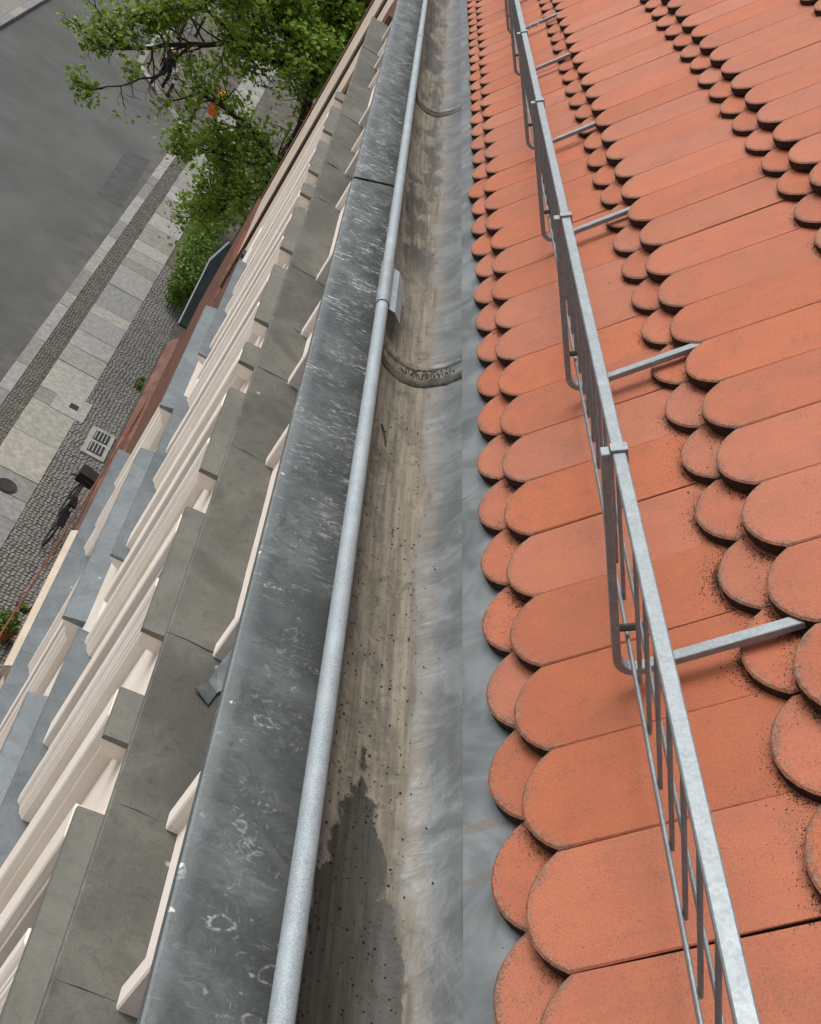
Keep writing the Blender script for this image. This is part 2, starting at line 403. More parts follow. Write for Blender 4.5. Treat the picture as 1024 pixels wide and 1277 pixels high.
MAT['bark'] = m_simple('tree bark', (.05,.04,.032), .9, 0, .4, 12, .5)
MAT['leaf'] = m_leaf('young green leaves', (.13,.215,.02), (.28,.40,.05))
MAT['leaf2'] = m_leaf('shrub leaves', (.065,.13,.015), (.15,.24,.03))
MAT['skin'] = m_simple('skin', (.50,.30,.22), .5, 0, .08)
MAT['cloth'] = m_simple('black cloth', (.012,.012,.014), .85)
MAT['hair'] = m_simple('dark hair', (.02,.013,.009), .6)
MAT['tyre'] = m_simple('rubber', (.015,.015,.015), .7)

# ================================================================== the street
def structure(o): o['kind'] = 'structure'; return o
road = structure(MB().add([(-160,-120,-.12),(160,-120,-.12),(160,220,-.12),(-160,220,-.12)], [(0,1,2,3)]).build('road', MAT['asphalt']))
pq = [on_ground(u, v, -.116) for u, v in ((122,241),(157,188),(188,200),(152,259))]
structure(MB().add(pq, [(0,1,2,3)]).build('asphalt_patch', m_simple('patched asphalt', (.068,.068,.067), .85, 0, .2, 3)))
# pavement bed with the corner build-out
XK, XKI, XM, XS, XB = -2.03, -1.735, -1.34, -.363, .62
poly = [(XK+.03,-6),(XK+.03,40.2),(-4.70,43.7),(-4.97,46.8),(-4.4,56),(-4.0,75),(30,75),(30,21.5),(1.2,21.5),(1.2,-6)]
bed = structure(MB().prism_z(poly, -.30, -.022).build('pavement', MAT['bed']))
def slab_mesh(name, lx, ly, h=.10):
    b = MB().box(-lx/2, lx/2, -ly/2, ly/2, -h, 0); me = b.mesh(name)
    bm = bmesh.new(); bm.from_mesh(me)
    bmesh.ops.bevel(bm, geom=[e for e in bm.edges if all(v.co.z > -.01 for v in e.verts)], offset=.008, segments=1, affect='EDGES')
    bm.to_mesh(me); bm.free(); return me
def put(name, me, mat, loc, rz=0, parent=None, tilt=(0,0)):
    o = bpy.data.objects.new(name, me); col.objects.link(o)
    if not me.materials: me.materials.append(mat)
    po = WORG[parent.name] if parent else Vector((0,0,0))
    o.location = Vector(loc) - po; o.rotation_euler = (tilt[0], tilt[1], rz); o.parent = parent; WORG[o.name] = Vector(loc)
    return o
KL = [(L, slab_mesh('kerb_stone', .27, L-.012, .16)) for L in (.7, .95, 1.2, 1.45)]
y = 13.0
while y < 40.0:
    L, me = rnd.choice(KL)
    put('kerb_stone', me, MAT['kerb'], ((XK+XKI)/2, y+L/2, rnd.uniform(-.004,.004)), rnd.uniform(-.006,.006), bed); y += L
def kerb_run(a, b):
    a = Vector(a); b = Vector(b); d = (b-a); n = max(1, round(d.length/1.0)); L = d.length/n
    me = slab_mesh('kerb_stone', .24, L-.012, .16)
    for i in range(n):
        c = a + d*((i+.5)/n); put('kerb_stone', me, MAT['kerb'], (c.x, c.y, .002), math.atan2(d.y, d.x)-math.pi/2, bed)
kerb_run((-1.93,40.25), (-4.55,43.75)); kerb_run((-4.62,43.9),(-4.87,46.8)); kerb_run((-4.87,46.9),(-4.3,56))
SL = [(L, slab_mesh('paving_slab', XS-XM-.015, L-.014)) for L in (.52, .66, .8, .95, 1.3)]
y = 13.2
while y < 55:
    L, me = rnd.choice(SL)
    put('paving_slab', me, MAT['slab'], ((XM+XS)/2, y+L/2, rnd.uniform(-.006,.006)), rnd.uniform(-.008,.008), bed, (rnd.uniform(-.006,.006), rnd.uniform(-.006,.006))); y += L
def stones(x0, x1, y0, y1, s, name):
    b = MB(); y = y0
    while y < y1:
        x = x0 + rnd.uniform(0, s*.5)
        while x < x1 - s*.4:
            r = s*.46*rnd.uniform(.85,1.1); a0 = rnd.uniform(0,6.28); z = rnd.uniform(-.014,.0)
            n = 5; cx = x + rnd.uniform(-.1,.1)*s; cy = y + rnd.uniform(-.1,.1)*s
            bot = []; top = []
            for k in range(n):
                a = a0 + 2*math.pi*k/n; rr = r*rnd.uniform(.85,1.12)
                bot.append((cx+rr*math.cos(a), cy+rr*math.sin(a), -.035)); top.append((cx+rr*.86*math.cos(a), cy+rr*.86*math.sin(a), z))
            b.add(bot+top, [tuple(range(n,2*n))] + [(k,(k+1)%n,(k+1)%n+n,k+n) for k in range(n)])
            x += s
        y += s*.93
    o = b.build(name, MAT['cob'], bed); o['kind'] = 'stuff'; return o
stones(XKI+.01, XM-.01, 13, 40.5, .068, 'mosaic_strip')
stones(XS+.01, XB, 13, 30, .085, 'mosaic_paving')
structure(MB().box(-30, -8.72, 20, 120, -.14, .0).build('far_pavement', MAT['slab']))
kb = slab_mesh('kerb_stone', .27, 1.4, .16)
fp = bpy.data.objects['far_pavement']
for i in range(12): put('kerb_stone', kb, MAT['kerb'], (-8.58, 36+1.42*i, .004), 0, fp)

# ================================================================== the building
B = empty('apartment_building', (.9, 4, 0), 'cream stucco apartment house with zinc ledges and red tiled roof', 'building')
T = 3.245
Y0, Y1 = -3.0, 13.5
XW = .7145
def zz(z): return H + z
# --- attic frieze wall, with the window surrounds standing on the ledge
jam = []
for k in range(-2, 3):
    for a, b_ in ((4.15, 4.89), (5.44, 6.17)): jam.append((a + T*k, b_ + T*k))
jam = [j for j in sorted(jam) if j[0] > Y0 and j[1] < Y1 - .1]
yy = Y0
for a, b_ in jam + [(Y1, Y1)]:
    MB().box(XW, 1.5, yy, a + .06, zz(-2.6), zz(-1.26)).build('frieze_wall', MAT['cream'], B); yy = b_ + .02
pl = [(.675,0),(.679,-.002),(.676,.066),(.68,.07),(.90,.07),(.90,0)]
for a, b_ in jam:
    for y, deep in ((a, .72), (b_, .98)):
        prof = [(deep, y), (.681, y), (.676, y+.006), (.676, y+.06), (.681, y+.068), (deep, y+.068)]
        MB().prism_z(prof, zz(-2.497), zz(-1.27)).build('window_surround', MAT['cream'], B)
    wn = MB().box(.93, .96, a+.071, b_-.003, zz(-2.44), zz(-1.3)).build('attic_window', MAT['white'], B)
    MB().box(.922, .927, a+.13, b_-.07, zz(-2.36), zz(-1.36)).build('pane', MAT['glass'], wn)
# --- ledge below the frieze: cream corbel and zinc sheets
cor = [(.525, zz(-2.512)), (.522, zz(-2.535)), (.53, zz(-2.565)), (.56, zz(-2.58)), (.60, zz(-2.62)), (.685, zz(-2.66)), (.74, zz(-2.66)), (.74, zz(-2.512))]
MB().prism_y(cor, Y0, Y1).build('cornice', MAT['cream'], B)
led = empty('cornice_ledge', (.7, 5, zz(-2.5))); led.parent = B; led.location = Vector((.7,5,zz(-2.5))) - WORG[B.name]
cuts = [Y0] + sorted(c for j in jam for c in (j[0]+.02, j[1]+.02) ) + [Y1]
for i in range(len(cuts)-1):
    a, b_ = cuts[i] + .0004, cuts[i+1] - .0004
    dz = rnd.uniform(-.002, .002); ov = .010
    secs = []
    n = max(3, int((b_-a)/.12))
    for q in range(n+1):
        y = a + (b_-a)*q/n; wv = .0025*math.sin(y*9.1+i) + .002*math.sin(y*23+2*i)
        hump = .0025 if q == 0 else 0.0
        secs.append([(.511, y, zz(-2.523)), (.5105, y, zz(-2.508+dz)), (.516, y, zz(-2.503+dz)), (.58, y, zz(-2.500+dz+wv+hump)), (.66, y, zz(-2.4985+dz-wv+hump)), (.93, y, zz(-2.494+dz+hump)), (.93, y, zz(-2.512)), (.516, y, zz(-2.523))])
    MB().sweep(secs).build('zinc_sheet', MAT['ledge'], led, smooth=True, angle=25)

# --- upper storey wall, openings between the jambs
XM1 = .685
win = []
for k in range(-2, 3):
    for a in (4.19, 5.51): win.append(a + T*k)
win = [a for a in sorted(win) if a > Y0 and a + 1 < Y1]
yy = Y0
for a in win + [Y1]:
    MB().box(XM1, 1.5, yy, a + (.15 if a < Y1 else 0), zz(-5.13), zz(-3.42)).build('facade_wall', MAT['cream'], B); yy = a + .515
MB().box(XM1, 1.5, Y0, Y1, zz(-3.42), zz(-2.6)).build('facade_wall', MAT['cream'], B)
def jamb(y, kind, z0, z1, dx=0.0, mat='cream'):
    if kind == 1:
        pr = [(.70,0),(.602,0),(.594,.010),(.590,.012),(.583,.022),(.577,.026),(.574,.031),(.574,.048),(.568,.053),(.568,.072),(.556,.082),(.548,.094),(.545,.10),(.545,.150),(.70,.150)]
    else:
        pr = [(.70,0),(.594,0),(.586,.010),(.580,.010),(.556,.020),(.549,.030),(.549,.18),(.70,.18)]
    MB().prism_z([(x+dx+.03, y+v) for x, v in pr], z0, z1).build('window_jamb', MAT[mat], B)
for a in win:
    jamb(a, 1, zz(-5.128), zz(-3.422)); jamb(a+.51, 2, zz(-5.128), zz(-3.422))
    wn = MB().box(.84, .87, a+.152, a+.513, zz(-5.12), zz(-3.43)).build('window', MAT['white'], B)
    MB().box(.832, .837, a+.20, a+.46, zz(-5.04), zz(-3.5)).build('pane', MAT['glass'], wn)
for k in range(-3, 3):
    y = 6.64 + T*k
    if Y0 < y < Y1-.4: jamb(y, 2, zz(-5.128), zz(-3.422))
# --- window hoods under the ledge, each with a zinc cover
def hood(y0, y1):
    h = MB().prism_y([(.578,zz(-3.337)),(.578,zz(-3.352)),(.584,zz(-3.36)),(.584,zz(-3.372)),(.59,zz(-3.385)),(.60,zz(-3.42)),(.69,zz(-3.42)),(.69,zz(-3.337))], y0+.008, y1-.008).build('window_hood', MAT['cream'], B)
    MB().prism_y([(.570,zz(-3.335)),(.570,zz(-3.318)),(.574,zz(-3.311)),(.688,zz(-3.302)),(.688,zz(-3.335))], y0, y1).build('zinc_cover', MAT['hood'], h)
for k in range(-2, 3):
    for a, b_ in ((3.853,4.81),(5.17,6.10),(6.455,6.725)):
        if a+T*k > Y0 and b_+T*k < Y1: hood(a+T*k, b_+T*k)
# --- sill blocks: level zinc top and a steep zinc skirt running down to a lower cornice
def sill(y0, y1):
    e = MB().prism_y([(.52,zz(-5.157)),(.52,zz(-5.175)),(.535,zz(-5.185)),(.55,zz(-5.21)),(.585,zz(-5.23)),(.69,zz(-5.23)),(.69,zz(-5.157))], y0+.006, y1-.006).build('window_sill', MAT['cream'], B)
    MB().prism_y([(.508,zz(-5.155)),(.508,zz(-5.138)),(.512,zz(-5.131)),(.688,zz(-5.129)),(.688,zz(-5.155))], y0, y1).build('zinc_cover', MAT['blue'], e)
    c = MB().prism_y([(.455,zz(-5.835)),(.457,zz(-5.86)),(.475,zz(-5.87)),(.475,zz(-5.89)),(.50,zz(-5.91)),(.52,zz(-5.96)),(.56,zz(-6.0)),(.64,zz(-6.0)),(.64,zz(-5.835))], y0-.012, y1-.018).build('lower_cornice', MAT['cream'], B)
    MB().prism_y([(.440,zz(-5.833)),(.440,zz(-5.808)),(.446,zz(-5.80)),(.605,zz(-5.765)),(.605,zz(-5.833))], y0-.02, y1-.01).build('zinc_cover', MAT['blue'], c)
segs = [(0.03-T, 2.465-T), (0.03, 2.465), (3.275, 5.71), (6.52, 8.91), (9.73, 12.08)]
for a, b_ in segs: sill(a, b_)
MB().box(.603, 1.5, Y0, Y1, zz(-6.0), zz(-5.232)).build('facade_wall', MAT['cream'], B)
MB().box(.695, 1.5, Y0, Y1, zz(-5.232), zz(-5.13)).build('facade_wall', MAT['cream'], B)
# --- lower storey
XM2 = .63
MB().box(XM2, 1.5, Y0, 12.1, zz(-8.05), zz(-6.0)).build('facade_wall', MAT['cream'], B)
for y, kd in ((8.08,1),(10.0,1),(10.5,2),(11.3,1),(6.75,1),(7.26,2),(4.83,1)):
    jamb(y, kd, zz(-8.048), zz(-6.002), -.062)
for y in (8.25, 10.17, 11.47, 6.92):
    wn = MB().box(.628, .6285, y+.06, y+.32, zz(-7.95), zz(-6.2)).build('window', MAT['glass'], B)
l4 = MB().prism_y([(.40,zz(-8.08)),(.41,zz(-8.12)),(.44,zz(-8.16)),(.47,zz(-8.26)),(.60,zz(-8.26)),(.60,zz(-8.08))], Y0, 12.1).build('sill_course', MAT['cream'], B)
yy = Y0
while yy < 12.0:
    e_ = min(12.1, yy + 1.62)
    MB().prism_y([(.385,zz(-8.078)),(.385,zz(-8.06)),(.39,zz(-8.05)),(.64,zz(-8.04)),(.64,zz(-8.078))], yy+.002, e_-.002).build('zinc_cover', MAT['blue'], l4); yy = e_
MB().box(.535, 1.5, Y0, 12.1, zz(-14.2), zz(-8.26)).build('facade_wall', MAT['cream2'], B)
MB().prism_y([(.37,zz(-9.50)),(.375,zz(-9.47)),(.42,zz(-9.44)),(.535,zz(-9.40)),(.535,zz(-9.72)),(.47,zz(-9.72)),(.43,zz(-9.62)),(.37,zz(-9.58))], 9.5, 12.1).build('belt_course', MAT['cream2'], B)
MB().box(.595, 1.5, 12.1, 14.2, zz(-14.2), zz(-6.0)).build('brick_wall', MAT['brick'], B)
MB().box(.655, 1.5, 13.5, 14.2, zz(-6.0), zz(-2.4)).build('brick_wall', MAT['brick'], B)

# --- eaves apron in zinc, three sheets lapped at open seams
ap = empty('eaves_apron', (.46, 4, zz(-1.23))); ap.parent = B; ap.location = WORG[ap.name] - WORG[B.name]
def apron(y0, y1, dz):
    secs = []; n = int((y1-y0)/.09) + 2
    for q in range(n+1):
        y = y0 + (y1-y0)*q/n
        wv = .0016*math.sin(y*6.3) + .0012*math.sin(y*15.1+1.3)
        s = .026 * max(-1, min(1, 1)) * 0
        secs.append([(.374, y, zz(-1.262)), (.3695, y, zz(-1.258)), (.3690, y, zz(-1.242+dz)), (.3725, y, zz(-1.2385+dz)), (.42, y, zz(-1.2325+dz+wv)), (.47, y, zz(-1.2263+dz-wv)), (.56, y, zz(-1.2155+dz)), (.74, y, zz(-1.205+dz)), (.74, y, zz(-1.262))])
    # oblique ends: the seam runs slightly along the eaves
    for i, sec in enumerate(secs):
        f0 = max(0, 1 - i/3); f1 = max(0, 1 - (n-i)/3)
        secs[i] = [(x, yv + (x-.369)*.72*max(f0, f1), z) for x, yv, z in sec]
    MB().sweep(secs).build('zinc_sheet', MAT['apron'], ap, smooth=True, angle=25)
apron(-2.0, 4.045, 0); apron(4.062, 7.60, .003); apron(7.615, 13.5, 0)

# ------------------------------------------------------------------ roof
AL = 1.0673
P0 = Vector((.7496, 0, zz(-.9133)))
U = Vector((math.cos(AL), 0, math.sin(AL))); NR = Vector((-math.sin(AL), 0, math.cos(AL))); YV = Vector((0,1,0))
EX, TW = .3963, .18
def RP(s, y, o): return P0 + U*s + YV*y + NR*o
roof = MB().add([RP(-.07,-2,-.105), RP(-.07,13.5,-.105), RP(7,13.5,-.105), RP(7,-2,-.105)] + [RP(-.07,-2,-.2), RP(-.07,13.5,-.2), RP(7,13.5,-.3), RP(7,-2,-.3)],
    [(0,1,2,3),(7,6,5,4),(0,4,5,1),(1,5,6,2),(2,6,7,3),(3,7,4,0)]).build('roof', MAT['deck'], B)
def tile_mesh(seed):
    r_ = random.Random(seed); n = 10; rad = .108; hw = .0893; th = .020; L = .415
    out = []
    a_max = math.asin(hw/rad)
    for k in range(n+1):
        a = -a_max + 2*a_max*k/n
        out.append((rad - rad*math.cos(a) + r_.uniform(-.0006,.0006), rad*math.sin(a)))
    out = [(L, -hw)] + out + [(L, hw)]
    cx, cy = .12, 0
    def ins(p, d):
        v = Vector((p[0]-cx, p[1]-cy)); v *= 1 - d/max(v.length, .01); return (cx+v.x, cy+v.y)
    N = len(out); vs_ = []
    top = [ins(p, .0035) if 0 < i < N-1 else p for i, p in enumerate(out)]
    vs_ += [(x, y, -r_.uniform(0,.0004)) for x, y in top]
    vs_ += [(x, y, -.0030) for x, y in out]
    vs_ += [(x, y, -th) for x, y in out]
    fs = [tuple(range(N-1, -1, -1))]
    for i in range(N-1):
        fs.append((i, i+1, N+i+1, N+i)); fs.append((N+i, N+i+1, 2*N+i+1, 2*N+i))
    fs.append((N-1, 0, N, 2*N-1)); fs.append((2*N-1, N, 2*N, 3*N-1))
    b = MB(); b.v = vs_; b.f = fs
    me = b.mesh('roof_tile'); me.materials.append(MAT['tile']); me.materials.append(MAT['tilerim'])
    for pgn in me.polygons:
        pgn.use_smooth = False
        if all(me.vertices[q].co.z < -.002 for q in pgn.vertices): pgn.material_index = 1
    return me
TM = [tile_mesh(i) for i in range(5)]
PH = [.8483, .9023, .9363, .855, .91, .88, .95]
tilt = .117
tiles = []
for row in range(0, 7):
    for lay in (0, 1):                      # 0 = lower layer, 1 = upper layer
        k0 = -18
        for k in range(k0, 62):
            yc = PH[row] + TW*k + (TW/2 if lay else 0)
            s = row*EX + (-.048 if lay else -.110)
            tiles.append((row, lay, yc, s))
def in_view(P, mg=40):
    d = P - Vector((0,0,H)); q = [sum(RM[i][k]*d[k] for k in range(3)) for i in range(3)]
    if q[2] < .1: return None
    u, v = PU + FPX*q[0]/q[2], PV + FPX*q[1]/q[2]
    return (u, v) if -mg < u < 1024+mg and -mg < v < 1277+mg else None
vis = []; rest = []
for t_ in tiles:
    row, lay, yc, s = t_
    P = RP(s+.03, yc, 0); Q = RP(s+.25, yc, 0)
    if row < 4 and (in_view(P) or in_view(Q)): vis.append((P.length, t_))
    elif -1.5 < yc < 10.5: rest.append(t_)
vis.sort(key=lambda a: a[1][2])
rest += [t_ for _, t_ in vis[300:]]; vis = [t_ for _, t_ in vis[:300]]
def tile_matrix(t_):
    row, lay, yc, s = t_
    jr = random.Random(int((row*2+lay)*1000 + round(yc*100)))
    # patches of tiles laid a few millimetres lower or higher, as in the eaves row
    sh = 0.0
    if row == 0 and 3.35 < yc < 3.95: sh = -.010
    o = (0.0 if lay else -.0205)
    X = (U*math.cos(tilt) - NR*math.sin(tilt)); Z = (NR*math.cos(tilt) + U*math.sin(tilt))
    M = Matrix((X, YV, Z)).transposed().to_4x4()
    M.translation = RP(s + sh + jr.gauss(0,.0025), yc + jr.gauss(0,.0009), o + abs(jr.gauss(0,.0006)))
    return M @ Matrix.Rotation(jr.gauss(0,.006), 4, 'Z') @ Matrix.Rotation(jr.gauss(0,.005), 4, 'X') @ Matrix.Rotation(jr.gauss(0,.002), 4, 'Y')
ro = WORG[roof.name]
for i, t_ in enumerate(vis):
    o = bpy.data.objects.new('roof_tile', TM[rnd.randrange(5)]); col.objects.link(o)
    o.parent = roof; M = tile_matrix(t_); M.translation = M.translation - ro; o.matrix_local = M
b = MB()
for t_ in rest:
    M = tile_matrix(t_); me = TM[0]
    b.add([M @ v.co for v in me.vertices], [tuple(pg.vertices) for pg in me.polygons])
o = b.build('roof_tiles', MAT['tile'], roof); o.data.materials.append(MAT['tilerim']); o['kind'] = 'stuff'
# grit and moss lodged round the tile tips
gm = MB(); gg = MB(); gr = random.Random(3)
def grain(mb, P, r, ax=(U, YV, NR)):
    a = gr.uniform(0, 6.28); vs_ = []
    for k in range(4):
        rr = r*gr.uniform(.6,1.3); t_ = a + k*math.pi/2
        vs_.append(P + ax[0]*math.cos(t_)*rr + ax[1]*math.sin(t_)*rr)
    vs_.append(P + ax[2]*r*gr.uniform(.5,1.1)); vs_.append(P - ax[2]*r*.5)
    mb.add(vs_, [(0,1,4),(1,2,4),(2,3,4),(3,0,4),(1,0,5),(2,1,5),(3,2,5),(0,3,5)])
Xl = (U*math.cos(tilt) - NR*math.sin(tilt)); Zl = (NR*math.cos(tilt) + U*math.sin(tilt))
for row, lay, yc, s in vis:
    if lay == 0 and row == 0: continue
    if yc > 6.0: continue
    dirty = gr.uniform(.5, 1.4) * (1.0 if yc < 3 else .7)
    nn = int((1500 if yc < 2.3 else 330 if yc < 3.6 else 150) * dirty)
    # surface that carries the grit: lower layer of the same row (lay 1) or upper layer of the row below (lay 0)
    s_ref = row*EX - .110 if lay else (row-1)*EX - .048
    o_ref = -.0205 if lay else 0.0
    ahot = gr.choice((-.75, .75)) if lay else gr.uniform(-.9,.9)
    for _ in range(nn):
        a = gr.uniform(-.98,.98) if gr.random() < .5 else max(-1, min(1, ahot + gr.gauss(0,.28)))
        d = abs(gr.gauss(0, .0065)) if gr.random() < .68 else abs(gr.gauss(0,.018))
        rr = .108 + d; ps = s + .108 - rr*math.cos(a); py = yc + rr*math.sin(a)
        t_ = ps - s_ref
        if t_ < .012: continue
        P = P0 + U*s_ref + NR*o_ref + Xl*t_ + YV*py + Zl*.0006
        big = gr.random()
        if gr.random() < .003: grain(gg, P, gr.uniform(.002,.0035))
        else: grain(gm, P, .0004 + .0010*big**3)
tag(gm.build('moss_grit', MAT['moss']), 'dark grit and moss lodged round the tile tips', 'moss', kind='stuff')
tag(gg.build('green_moss', MAT['grn']), 'tiny green moss tufts between the tiles', 'moss', kind='stuff')

# --- eaves flashing between tiles and gutter, sheets with oblique seams
def FP(s, y): return P0 + U*s + YV*y - NR*.0445
fl = empty('eaves_flashing', (.74, 4, zz(-1.0))); fl.parent = B; fl.location = WORG[fl.name] - WORG[B.name]
fc = [-2.0, 2.03, 4.85, 6.02, 9.0, 13.5]
for i in range(len(fc)-1):
    a, b_ = fc[i] + .0035, fc[i+1]
    secs = []; n = int((b_-a)/.06) + 2
    for q in range(n+1):
        y = a + (b_-a)*q/n; o_ = .0
        wv = .0022*math.sin(y*11+i) + .0018*math.sin(y*27+1.7*i) + (.004 if q == n else 0)
        sk = .06
        secs.append([FP(-.1605, y) - NR*.004, FP(-.1595, y) + NR*.0006, FP(-.12, y+sk*.3) + NR*wv, FP(-.07, y+sk) - NR*.004, FP(-.07, y+sk) - NR*.012, FP(-.12, y+sk*.3) - NR*.008])
    MB().sweep(secs).build('zinc_sheet', MAT['flash'], fl, smooth=True, angle=40)

# ================================================================== gutter
G = empty('roof_gutter', (.6, 4, zz(-1.17)), 'half-round zinc gutter with silt and a light steel bead along the eaves', 'gutter')
GP = [(.497,-1.093),(.503,-1.118),(.514,-1.138),(.535,-1.154),(.562,-1.1635),(.595,-1.167),(.625,-1.163),(.650,-1.151),(.671,-1.131),(.689,-1.114),(.702,-1.092),(.7135,-1.0745)]
secs = []; n = 150
for q in range(n+1):
    y = -2 + 15.5*q/n; loop = []
    for x, z in GP:
        f = max(0, (x-.63)/.07)
        loop.append((x + f*.0022*math.sin(y*19+3*math.sin(y*3)), y, zz(z) + f*.001*math.sin(y*31)))
    loop += [(x + (.004 if x > .6 else -.001), y, zz(z) - .004) for x, z in reversed(GP)]
    secs.append(loop)
MB().sweep(secs).build('trough', MAT['trough'], G, smooth=True, angle=50)
# expansion joint: raised ribs with a dirty rubber strip
for yj in (2.615, 2.705, 5.17, 5.24):
    rib = [(yj-.02,.001),(yj-.013,.006),(yj-.004,.0085),(yj+.004,.0085),(yj+.013,.006),(yj+.02,.001)]
    secs = []
    cxm, czm = .60, -1.05
    for i, (x, z) in enumerate(GP[1:]):
        d = Vector((cxm-x, czm-z)); d.normalize()
        loop = [(x + d.x*hh, yv, zz(z + d.y*hh)) for yv, hh in rib] + [(x - d.x*.001, rib[-1][0], zz(z - d.y*.001)), (x - d.x*.001, rib[0][0], zz(z - d.y*.001))]
        secs.append(loop)
    MB().sweep(secs).build('expansion_joint', MAT['trough'] if yj in (2.705, 5.24) else MAT['joint'], G, smooth=True, angle=60)
bx, bz, br = .4835, -1.098, .0157
MB().tube([(bx, y, zz(bz) + .0008*math.sin(y*2.1)) for y in [ -2 + .25*i for i in range(34)]], br, 20).build('bead', MAT['bead'], G, smooth=True, angle=50)
MB().tube([(bx, y, zz(bz) + .001) for y in [6.15 + .3*i for i in range(25)]], br*.93, 20).build('bead', MAT['bead'], G, smooth=True, angle=50)
MB().tube([(bx, 6.1, zz(bz)), (bx, 6.18, zz(bz))], br*1.13, 20).build('bead_collar', MAT['galv'], G, smooth=True, angle=50)
# clip sleeve with a flat tab leaning into the trough
loop0 = []
for k in range(17):
    a = R(215 - 13*k); loop0.append((bx + .0185*math.cos(a), bz + .0185*math.sin(a)))
outl = loop0 + [(.519,-1.093),(.5425,-1.107)]
inn = [(x - .0012*(x-bx)/.0185, z - .0012) for x, z in outl]
secs = []
ys = (2.795, 3.075)
for f in (0, 1):
    secs.append([(x, ys[f] - (max(0, x-.50)*.55), zz(z)) for x, z in outl] + [(x, ys[f] - (max(0, x-.50)*.55), zz(z)) for x, z in reversed(inn)])
MB().sweep(secs).build('clip', MAT['galv'], G, smooth=True, angle=35)
# grit lying in the trough
def trough_z(x):
    for (xa, za), (xb, zb) in zip(GP, GP[1:]):
        if xa <= x <= xb: return za + (zb-za)*(x-xa)/(xb-xa)
    return -1.16
db = MB(); AX = (Vector((1,0,0)), Vector((0,1,0)), Vector((0,0,1)))
for _ in range(1500):
    y = .75 + abs(gr.gauss(0,1))*1.0 if gr.random() < .7 else gr.uniform(.7, 7)
    x = gr.gauss(.595, .038)
    if gr.random() < .25: x = gr.choice((.533, .648)) + gr.gauss(0,.006)
    if not .51 < x < .69: continue
    grain(db, Vector((x, y, zz(trough_z(x)) + .0006)), .0007 + .0021*gr.random()**3, AX)
for _ in range(700):
    yj = gr.choice((2.64, 2.67, 5.2)); x = gr.gauss(.645,.035)
    if not .53 < x < .70: continue
    grain(db, Vector((x, yj + gr.gauss(0,.018), zz(trough_z(x)) + .003)), .001 + .0022*gr.random()**2, AX)
tag(db.build('gutter_grit', MAT['grit']), 'black grit scattered over the gutter silt', 'grit', kind='stuff')
tw = empty('twig', (.558, 2.28, zz(-1.162)), 'thin dark twig lying in the gutter silt below the clip', 'twig')
MB().tube([(.549,2.32,zz(-1.156)),(.556,2.29,zz(-1.154)),(.563,2.265,zz(-1.1575)),(.566,2.245,zz(-1.1605))], .0022, 5, .0012).build('stem', MAT['grit'], tw)
MB().tube([(.556,2.29,zz(-1.154)),(.560,2.285,zz(-1.150))], .0015, 5, .0008).build('side_shoot', MAT['grit'], tw)
# bent sheet tab left on the ledge
tb = MB(); pts = [(.765,2.93,-2.38),(.742,2.88,-2.42),(.722,2.83,-2.466),(.702,2.785,-2.486),(.675,2.725,-2.486)]
wd = [.055,.06,.055,.034,.05]
secs = []
for (x, y, z), w_ in zip(pts, wd):
    secs.append([(x-w_*.55, y+w_*.4, zz(z)), (x+w_*.55, y-w_*.4, zz(z)-.004), (x+w_*.55, y-w_*.4, zz(z)-.007), (x-w_*.55, y+w_*.4, zz(z)-.003)])
tag(tb.sweep(secs).build('sheet_tab', MAT['flash']), 'crumpled bent sheet metal tab lying on the grey ledge', 'metal tab')

# ================================================================== snow guard
S = empty('snow_guard', (.8, 3, zz(-.79)), 'galvanised steel snow guard fence on brackets along the tiled roof', 'snow guard')
FB = Vector((.806, 0, zz(-.789))); FT = Vector((.571, 0, zz(-.508)))
fd = (FT-FB); fh = fd.length; fd.normalize(); fn = Vector((fd.z, 0, -fd.x))      # fn points up-slope
def SP(t_, y, o=0): return FB + fd*(fh*t_) + fn*o + YV*y
brY = [.395, 1.284, 2.165, 3.03, 3.89, 4.93, 5.76, 6.62, 7.5]
def bar(secfun, y0, y1, name, parent, n=1):
    b = MB(); b.sweep([secfun(y0 + (y1-y0)*i/n) for i in range(n+1)]); return b.build(name, MAT['galv'], parent, bevel=.0015)
rails = [(-1.2, 1.276), (1.283, 2.16), (2.167, 4.925), (4.932, 9.0)]
for a, b_ in rails:
    bar(lambda y: [SP(1.0,y,-.0085), SP(1.0,y,.0085), SP(.97,y,.0085), SP(.97,y,-.0085)], a, b_, 'top_rail', S)
    bar(lambda y: [SP(.185,y,-.002), SP(.185,y,.003), SP(.14,y,.003), SP(.14,y,-.002)], a, b_, 'bottom_rail', S)
    bar(lambda y: [SP(.30,y,.014), SP(.30,y,.0175), SP(.25,y,.0175), SP(.25,y,.014)], a, b_, 'middle_rail', S)
y = -.3
rodm = None
while y < 7.2:
    near = min(abs(y-q) for q in brY)
    if near > .03:
        MB().tube([SP(.145,y,.0062), SP(.962,y,.0062)], .0032, 6).build('rod', MAT['galv'], S, smooth=True, angle=60)
    y += .0935
bw = .010
